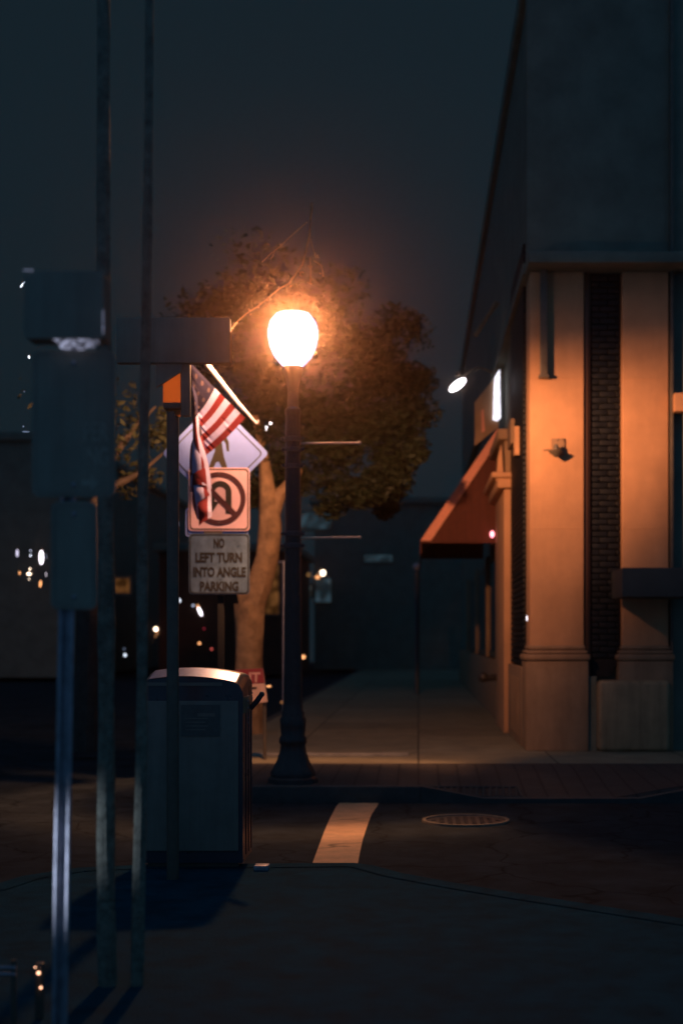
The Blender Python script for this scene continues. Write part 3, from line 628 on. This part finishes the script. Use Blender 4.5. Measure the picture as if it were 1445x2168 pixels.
for c, a, b in ((c1, 1121, 1235), (c2, 1316, 1414)):   # render joints: thin proud courses
    for py in (801, 1118) if c is c1 else (801, 1118, 1200):
        m = MB(); m.box(X(a)+.002, X(b)-.002, WY-.004, WY+.001, Z(py)-.008, Z(py)+.008, .003); m.obj('joint', M['tan'], c)
def bricks(x0, x1, y0, y1, z0, z1, axis, parent):
    m = MB(); h = .073
    z = z0; k = 0
    while z < z1:
        if axis == 'x':
            n = 2; off = (k % 2)*.1; xs_ = [x0]+[x for x in (x0+.2-off, x0+.4-off, x0+.6-off) if x0+.03 < x < x1-.03]+[x1]
            for a, b in zip(xs_[:-1], xs_[1:]): m.box(a+.004, b-.004, y0, y1, z+.006, z+h-.005, .005)
        else:
            off = (k % 2)*.1; yy = [y0]+[y0+.2*i-off for i in range(1, 20) if y0+.03 < y0+.2*i-off < y1-.03]+[y1]
            for a, b in zip(yy[:-1], yy[1:]): m.box(x0, x1, a+.004, b-.004, z+.006, z+h-.005, .005)
        z += h; k += 1
    return m.obj('brick_strip', M['brick'], parent)
bricks(X(1252), X(1314), WY+.10, WY+.22, Z(1395), Z(560), 'x', B)
m = MB(); m.box(X(1236), X(1316), WY+.2, WY+.32, 0, TOP); m.obj('brick_backing', M['dark_wall'], B)
m = MB(); m.box(X(1237), X(1245), WY+.04, WY+.2, Z(1430), Z(576), .004); m.box(X(1246.5), X(1249), WY+.062, WY+.2, Z(1430), Z(576)); m.obj('corner_trim', mat('bronze trim', (.10, .05, .03), .35, .2), B)
m = MB(); m.prism([(1250, 1395), (1314, 1395), (1288, 1432), (1252, 1432)], WY+.08, .12); m.obj('brick_foot', M['mortar'], B)
m = MB(); m.box(X(1262), X(1413), WY-.16, WY+.3, 0, Z(1440), .06); m.obj('base_panel', M['olive_panel'], B)
m = MB(); m.box(X(1414), 16, WY+.1, WY+.318, 0, TOP); m.obj('shop_front', M['dark_wall'], B)
m = MB(); m.box(X(1238), X(1262), WY+.0, WY+.1, 0, Z(1432)); m.obj('recess_panel', M['dark_wall'], B)
m = MB(); a_, b_ = P(1240, 1264, WY-.95), P(1500, 1202, WY-.95); m.box(P(1316, 1, WY-.95).x, b_.x, WY-.95, WY-.08, a_.z, b_.z, .01); sg = m.obj('deepened_dark_board', mat('deep board paint', (.05, .06, .06), .8, 0, .2, 6), B)  # dark board, deepened so its shadow falls on the column below
m = MB(); m.box(X(1426, WY-.1), X(1470, WY-.1), WY-.14, WY+.1, Z(874), Z(836), .006); m.obj('wall_plate', M['tan'], B, 'small lit tan plate')
m = MB(); m.box(X(1417), X(1424), WY-.02, WY+.1, Z(1590), TOP-.5, .004); m.obj('shop_front_post', M['black_metal'], B)
m = MB(); m.box(X(1141), X(1156), WY-.13, WY-.05, Z(800), Z(576), .008); m.box(X(1138), X(1159), WY-.15, WY-.03, Z(804), Z(797), .004); m.obj('hanging_conduit', M['black_metal'], B)
m = MB(); m.box(X(1112), 16, WY-.42, WY+.1, Z(575), Z(552), .01); m.box(WX-.02, WX+.15, WY+.11, 44, Z(575), Z(552), .01); m.obj('string_course', M['dark_wall'], B)  # ledge made deep to keep lamplight off the wall above
m = MB(); m.box(WX+.02, 16, WY+.04, 45, TOP, TOP+.25, .04); m.obj('cornice', M['dark_wall'], B)
# wall fixture
wf = MB(); wf.pbox(1166, 928, 1194, 962, WY-.03, .03, .005); fx = wf.obj('wall_fixture', M['tan_dark'], B)
for px, py in ((1180, 931), (1191, 930), (1191, 959)):
    m = MB(); m.ball(P(px, py, WY-.035), .011, .008, .011, 8); m.obj('screw', M['black_metal'], fx)
m = MB(); c = P(1176, 955, WY-.15); m.lathe(c, [(.012, -.075), (.075, -.02), (.085, .0), (.06, .012), (.03, .02), (.028, .06), (.02, .08)], 20); m.box(c.x-.012, c.x+.012, c.y, WY-.03, c.z+.04, c.z+.065)
m.obj('dark_cup', M['black_metal'], fx)
m = MB(); c2_ = P(1160, 952, WY-.12); m.box(c2_.x-.06, c2_.x+.03, WY-.16, WY-.1, c2_.z-.015, c2_.z+.002, .004); m.obj('arm', M['tan_dark'], fx)
# side facade along the pavement
def Yx(px, x=WX): return x*F/(px-VX)
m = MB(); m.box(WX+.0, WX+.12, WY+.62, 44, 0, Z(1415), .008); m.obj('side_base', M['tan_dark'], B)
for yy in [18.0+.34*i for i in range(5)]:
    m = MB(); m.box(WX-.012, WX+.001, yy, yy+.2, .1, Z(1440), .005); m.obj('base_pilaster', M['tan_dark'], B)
bricks(WX+.03, WX+.12, 17.62, 20.0, Z(1412), Z(480), 'y', B)
sc_ = MB(); sc_.box(WX-.06, WX+.12, 20.05, 22.3, 0, 3.45, .01); sc = sc_.obj('side_pilaster', M['tan'], B)
m = MB(); m.box(WX-.16, WX+.11, 19.95, 22.4, 3.46, 3.60, .02); m.box(WX-.24, WX+.11, 19.9, 22.45, 3.601, 3.68, .02)
m.prism([(1049, 1018), (1054, 965), (1060, 940), (1066, 1018)], 20.0, .2); m.obj('capital', M['tan'], sc)
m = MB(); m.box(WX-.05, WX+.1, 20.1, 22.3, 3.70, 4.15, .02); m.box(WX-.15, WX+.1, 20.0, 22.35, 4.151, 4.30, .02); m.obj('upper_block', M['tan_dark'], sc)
m = MB(); m.box(WX-.02, WX+.1, 19.2, 19.9, Z(945, 19.5), Z(893, 19.5), .01); m.obj('side_box', M['tan_dark'], B, 'small lit box on the side wall')
m = MB(); m.box(WX-.03, WX+.1, 18.3, 18.5, Z(965, 18.4), Z(905, 18.4)); m.obj('side_pipe', M['tan'], B)
m = MB(); m.box(WX+.04, WX+.12, 17.7, 18.4, Z(820, 18), Z(680, 18), .02); m.obj('upper_side_panel', M['tan_dark'], B)
for a, b in ((22.6, 26.2), (26.6, 31.0), (31.5, 36.5)):
    m = MB(); m.box(WX+.03, WX+.10, a, b, 1.02, 2.75); wn = m.obj('window', M['frame'], B)
    m = MB(); m.box(WX+.02, WX+.028, a+.12, b-.12, 1.12, 2.65); m.obj('pane', M['glass_dark'], wn)
    m = MB(); m.box(WX-.02, WX+.05, b-.05, b+.35, 1.0, 2.85, .01); m.obj('jamb', M['tan_dark'], wn)
m = MB(); m.tube([(WX-.25, 21.9, .72), (WX-.02, 22.0, .74)], .05, 10); m.ball((WX-.27, 21.9, .74), .08); m.obj('standpipe', M['iron'], B)
# red awning: triangular ends, sloping canvas, hem
AY0, AY1 = 22.4, 27.5; ax0, ax1 = X(889, AY0), WX-.01; zb, zt_ = Z(1145, AY0), Z(905, AY0)
aw = MB(); e0 = [(ax1, AY0, zt_), (ax0, AY0, zb), (ax1, AY0, zb)]; e1 = [(a, AY1, c) for a, b, c in e0]
aw.add(e0+e1, [(0, 1, 2), (3, 5, 4), (0, 3, 4, 1), ]); awo = aw.obj('awning', M['awning_red'], B)
m = MB(); dv = Vector((ax0-ax1, 0, zb-zt_)); nn = Vector((-dv.z, 0, dv.x)).normalized()
m.add([Vector((ax1, AY0-.03, zt_)), Vector((ax0, AY0-.03, zb)), Vector((ax0, AY0-.03, zb))-nn*(-.001)+Vector((.17, 0, 0)), Vector((ax1, AY0-.03, zt_-.22)), Vector((ax1, AY0, zt_)), Vector((ax0, AY0, zb)), Vector((ax0+.17, AY0, zb)), Vector((ax1, AY0, zt_-.22))], [(0, 1, 2, 3), (4, 7, 6, 5), (0, 4, 5, 1), (3, 2, 6, 7)]); m.obj('edge_band', M['awning_trim'], awo)
m = MB(); m.box(ax0, ax1, AY0-.025, AY0+.005, zb-.035, zb+.012); m.obj('hem', M['awning_red'], awo)
m = MB(); m.box(ax0, ax0+.02, AY0+.01, AY1, zb-.2, zb); m.obj('valance', M['awning_red'], awo)
# board and lamps above the awning
m = MB(); m.prism([(1004, 852), (1054, 790), (1054, 904), (1004, 944)], 22.5, .08); sb = m.obj('upper_sign', M['tan_dark'], B, 'brown sign board above the awning')
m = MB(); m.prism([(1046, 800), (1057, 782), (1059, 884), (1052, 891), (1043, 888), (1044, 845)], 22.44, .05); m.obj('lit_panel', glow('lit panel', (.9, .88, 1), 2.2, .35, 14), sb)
m = MB(); m.prism([(1018, 870), (1023, 865), (1026, 912), (1019, 916)], 22.46, .03); m.obj('letter_stroke', M['awning_trim'], sb)
light('gooseneck_lamp', 'slanting bright white lamp in the dark above the red awning', 'lamp', 968, 815, 8, 21, 24, WH, 8, group=None, rot=.92)
light('alarm_lamp', 'small glowing red lamp at the corner under the red awning', 'lamp', 1041, 1131, 4.5, 7, 22.2, (1, .25, .3), 5, group=None)
# slanting upper brackets
m = MB(); m.tube([(WX+.1, 24.1, Z(790, 24)), (WX-.25, 24.1, Z(775, 24)), P(985, 792, 24.1), P(972, 806, 24.1)], .025, 8); m.obj('lamp_arm', M['black_metal'], B)
m = MB(); m.tube([P(1052, 640, 22.6), P(1030, 672, 22.6), P(1004, 712, 22.6)], [.05, .03, .04], 6); m.obj('upper_stay', M['bark_tree'], B)
light('added_door_glint', 'small white reflection glint set as a bulb between the dark brick and the tan corner column', 'lamp', 1115, 1309, 1.8, 6, 17.3, WH, 2.5, group=None)  # reflection added as a glowing bulb, no lamp here

# ================================================================== street trees
def leaves(mb, c, R, n, r, size=.09):
    for _ in range(n):
        d = Vector((r.gauss(0, 1), r.gauss(0, 1), r.gauss(0, 1))); d.normalize(); q = c+Vector((d.x*R[0], d.y*R[1], d.z*R[2]))*(r.random()**.45)
        a = Vector((r.gauss(0, 1), r.gauss(0, 1), r.gauss(0, .6))).normalized(); b = a.cross(Vector((r.gauss(0, 1), r.gauss(0, 1), r.gauss(0, 1)))).normalized()
        L_ = size*r.uniform(.6, 1.3); W_ = L_*.42
        mb.add([q-a*L_, q+b*W_, q+a*L_, q-b*W_], [(0, 1, 2, 3)])
ycm = MB(); yr = random.Random(21)
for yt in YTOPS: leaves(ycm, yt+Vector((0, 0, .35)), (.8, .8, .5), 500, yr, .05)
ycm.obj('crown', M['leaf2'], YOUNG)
def tree(name, lab, base, trunk, limbs, clumps, leafm, nleaf, seed, group, size=.09, bk=None):
    bk = bk or M['bark_tree']
    r = random.Random(seed); t = thing(name, lab, 'tree', base, group)
    m = MB(); barks = barktube(*trunk, n=20, amp=.11, seed=seed)
    tr = barks.obj('trunk', bk, t)
    for l in limbs: barktube(*l, n=14, amp=.10, seed=seed+1).obj('limb', bk, tr)
    m = MB()
    for c, R, k in clumps: 
        for _ in range(6):
            cc = c+Vector((r.uniform(-1, 1)*R[0], r.uniform(-1, 1)*R[1], r.uniform(-1, 1)*R[2]))*.6
            leaves(m, cc, [x*.5 for x in R], int(nleaf*k/6), r, size)
    m.obj('crown', leafm, t)
ty = 20.0
def tp(l): return [P(x, y, Y) for x, y, Y in l]
trunk = (tp([(522, 1560, ty), (524, 1480, ty), (526, 1400, ty), (528, 1330, ty), (530, 1280, ty)]), [.24, .205, .19, .20, .21])
limbs = [(tp([(532, 1290, ty), (550, 1240, ty), (566, 1180, ty), (572, 1110, ty), (568, 1060, ty), (560, 980, ty), (540, 880, ty)]), [.18, .165, .155, .16, .13, .08, .04]),
         (tp([(526, 1285, ty), (508, 1220, ty), (490, 1130, ty), (470, 1040, ty), (440, 950, ty)]), [.13, .10, .09, .07, .04]),
         (tp([(574, 1110, ty), (590, 1050, ty), (640, 990, ty+.3)]), [.10, .09, .04])]
cl = []
rr = random.Random(11)
for px, py, R, k in ((560, 900, 1.1, 1), (500, 800, 1.0, .8), (650, 860, .9, 1), (740, 840, 1.0, 1.3), (830, 900, .7, 1), (790, 1000, .75, 1.3), (740, 1070, .5, .9), (680, 980, .7, .9), (860, 830, .5, .5), (700, 700, 1.0, .7), (600, 620, 1.2, .7), (480, 650, 1.0, .6), (800, 720, .8, .6), (590, 1010, .5, .5), (550, 1030, .4, .4), (880, 960, .25, .25), (820, 1070, .25, .25)):
    cl.append((P(px, py, ty+rr.uniform(-.6, .8)), (R, R, R*.8), k))
tree('street_tree', 'leafy street tree with a forked orange-lit trunk behind the street lamp', (P(522, 1, ty).x, ty, 0), trunk, limbs, cl, M['leaf'], 1900, 5, 'street trees along the kerb', .055)
ty2 = 17.5
trunk = (tp([(180, 1590, ty2), (184, 1400, ty2), (190, 1200, ty2), (196, 1080, ty2)]), [.16, .14, .12, .12])
limbs = [(tp([(196, 1085, ty2), (240, 1030, ty2), (300, 1000, ty2), (345, 960, ty2)]), [.07, .05, .03, .015]), (tp([(196, 1085, ty2), (230, 980, ty2), (290, 900, ty2), (330, 860, ty2)]), [.07, .05, .03, .015])]
cl = [(P(320, 900, ty2), (.3, .4, .3), .35), (P(290, 1000, ty2), (.35, .4, .35), .25), (P(230, 930, ty2), (.6, .6, .5), .4), (P(150, 850, ty2), (.9, .9, .7), .6)]
tree('street_tree', 'sparse twiggy street tree left of the diamond sign, mostly in the dark', (P(180, 1, ty2).x, ty2, 0), trunk, limbs, cl, M['leaf2'], 900, 8, 'street trees along the kerb', .05, M['bark_shaded'])
# lit twigs of an overhanging branch above the lamp
t = thing('overhanging_branch', 'thin twigs of a branch lit orange above the street lamp', 'branch', P(640, 520, 12.9))
m = MB(); m.tube([P(470, 722, 13.0), P(487, 700, 13.0), P(505, 678, 13.0), P(523, 663, 13.0), P(545, 649, 13.0), P(565, 633, 13.0), P(590, 612, 13.0), P(612, 600, 13.0), P(640, 560, 13.0), P(655, 500, 13.0), P(660, 430, 13.0)], [.004, .005, .005, .006, .007, .006, .006, .008, .008, .01, .012], 6)
t2 = [[(656, 545), (658, 575), (656, 600), (650, 597)], [(664, 552), (680, 562), (684, 580)], [(655, 500), (665, 535), (668, 545)], [(555, 555), (570, 540), (595, 520), (610, 505), (650, 470)], [(576, 545), (582, 530)], [(612, 600), (616, 590), (622, 585)]]
for l in t2: m.tube([P(x, y, 12.95) for x, y in l], .005, 5)
m.obj('twig', M['bark_tree'], t)
m = MB(); r = random.Random(3)
for x, y, n_ in ((614, 601, 12), (547, 649, 5), (566, 632, 6), (527, 660, 5), (657, 598, 6), (683, 580, 5), (658, 565, 6), (597, 520, 5), (574, 544, 5), (668, 540, 6), (640, 580, 8)):
    leaves(m, P(x, y, 12.95), (.03, .03, .03), n_, r, .018)
m.obj('leaves', M['bark_tree'], t)

# ================================================================== things in the background
# red and white board near the kerb
AYS = 15.6
t = thing('notice_board', 'red and white notice board half hidden behind the newspaper box', 'notice board', (P(540, 1, AYS).x, AYS, 0))
m = MB(); m.prism([(498, 1418), (556, 1415), (566, 1486), (500, 1494)], AYS, .03); bd = m.obj('board', mat('notice face', (.85, .55, .42), .7, 0, .15, 10), t)
m = MB(); m.prism([(498, 1418), (556, 1415), (560, 1446), (499, 1449)], AYS-.004, .003); m.obj('red_header', mat('notice red', (.36, .05, .06), .7), bd)
text('lettering', 'IT', 539, 1434, 21, AYS-.006, mat('notice letters', (.85, .5, .4), .7), bd, 24, .03)
m = MB(); m.prism([(532, 1455), (543, 1454), (543, 1458), (532, 1459)], AYS-.005, .003); m.obj('print_line', M['sign_blk'], bd)
for px in (505, 560):
    m = MB(); a = P(px, 1480, AYS+.05); m.tube([(a.x, AYS+.045, a.z), (a.x, AYS+.06, 0)], .02, 8); m.obj('leg', M['black_metal'], t)
# slim grey pole with bracket behind the lamp
t = thing('slim_pole', 'slim bluish pole with a short bracket just left of the lamp post', 'pole', (P(602, 1, 24).x, 24, 0))
m = MB(); a = P(602, 1, 24); m.tube([(a.x, 24, 0), (a.x, 24, P(1, 1188, 24).z)], .035, 12); m.obj('shaft', M['steel'], t)
m = MB(); m.tube([P(582, 1190, 24), P(622, 1190, 24)], .018, 8); m.obj('bracket', M['steel'], t)
# far shops closing the street, with dim shop windows
def shop(name, lab, x0, x1, y0, y1, h, face, wins):
    t = thing(name, lab, 'building', ((x0+x1)/2, y0, 0), 'dark buildings in the background')
    m = MB(); m.box(x0, x1, y0, y1, 0, h); wl = m.obj('wall', face, t)
    m = MB(); m.box(x0-.2, x1+.2, y0-.2, y1+.2, h, h+.3, .05); m.obj('cornice', M['dark_wall'], t)
    for (a, b, c, d, mt) in wins:                       # photo rectangle on the front face
        q0, q1 = P(a, d, y0), P(c, b, y0)
        m = MB(); m.box(q0.x-.08, q1.x+.08, y0-.05, y0-.002, q0.z-.08, q1.z+.08); f_ = m.obj('window', M['frame'], t)
        m = MB(); m.box(q0.x, q1.x, y0-.07, y0-.055, q0.z, q1.z); m.obj('pane', mt, f_)
gb1 = glow('teal window', (.03, .06, .08), 1.0, .8, 2.5); gb2 = glow('grey window', (.07, .085, .09), .8, .85, 3); gb3 = glow('warm window', (.25, .10, .03), .6, .8, 3)
redbrick = mat('red brick front', (.10, .035, .02), .9, 0, .4, 4)
shop('brick_shop', 'low reddish brick shop seen left of the lamp post', -9.5, -4.6, 52, 60, 4.5, redbrick, [(560, 1195, 590, 1300, gb3)])
shop('end_shop', 'far dark shop at the end of the pavement with bluish windows', -4.4, 4, 60, 70, 7, M['dark_wall'], [(636, 1085, 700, 1120, gb1), (668, 1225, 700, 1275, gb1), (636, 1240, 660, 1262, gb2), (770, 1175, 830, 1190, gb1)])
shop('left_block', 'long dark block across the road on the far left', -26, -12, 48, 80, 8, M['dark_wall'], [(245, 1225, 275, 1255, gb3)])
for i, (px, py, h_) in enumerate(((880, 1200, 170),)):
    t = thing('banner_pole', 'faint grey pole standing in the dark right of the far pavement', 'pole', (P(882, 1, 34).x, 34, 0))
    a = P(882, 1, 34); m = MB(); m.tube([(a.x, 34, 0), (a.x, 34, P(1, 1200, 34).z)], .06, 10); m.obj('shaft', M['dark_steel'], t); m = MB(); m.ball((a.x, 34, P(1, 1200, 34).z), .1); m.obj('cap', M['steel'], t)

# ================================================================== haze
hm = bpy.data.materials.new('haze'); hm.use_nodes = True; q = hm.node_tree; q.nodes.remove(q.nodes['Principled BSDF'])
pv = q.nodes.new('ShaderNodeVolumePrincipled'); pv.inputs['Color'].default_value = (1, .64, .43, 1); pv.inputs['Density'].default_value = .0020; pv.inputs['Anisotropy'].default_value = .99
q.links.new(pv.outputs[0], q.nodes['Material Output'].inputs['Volume'])
m = MB(); m.box(-39, 39, -3, 89, -1.2, 11); hz = m.obj('haze', hm, kind='stuff')
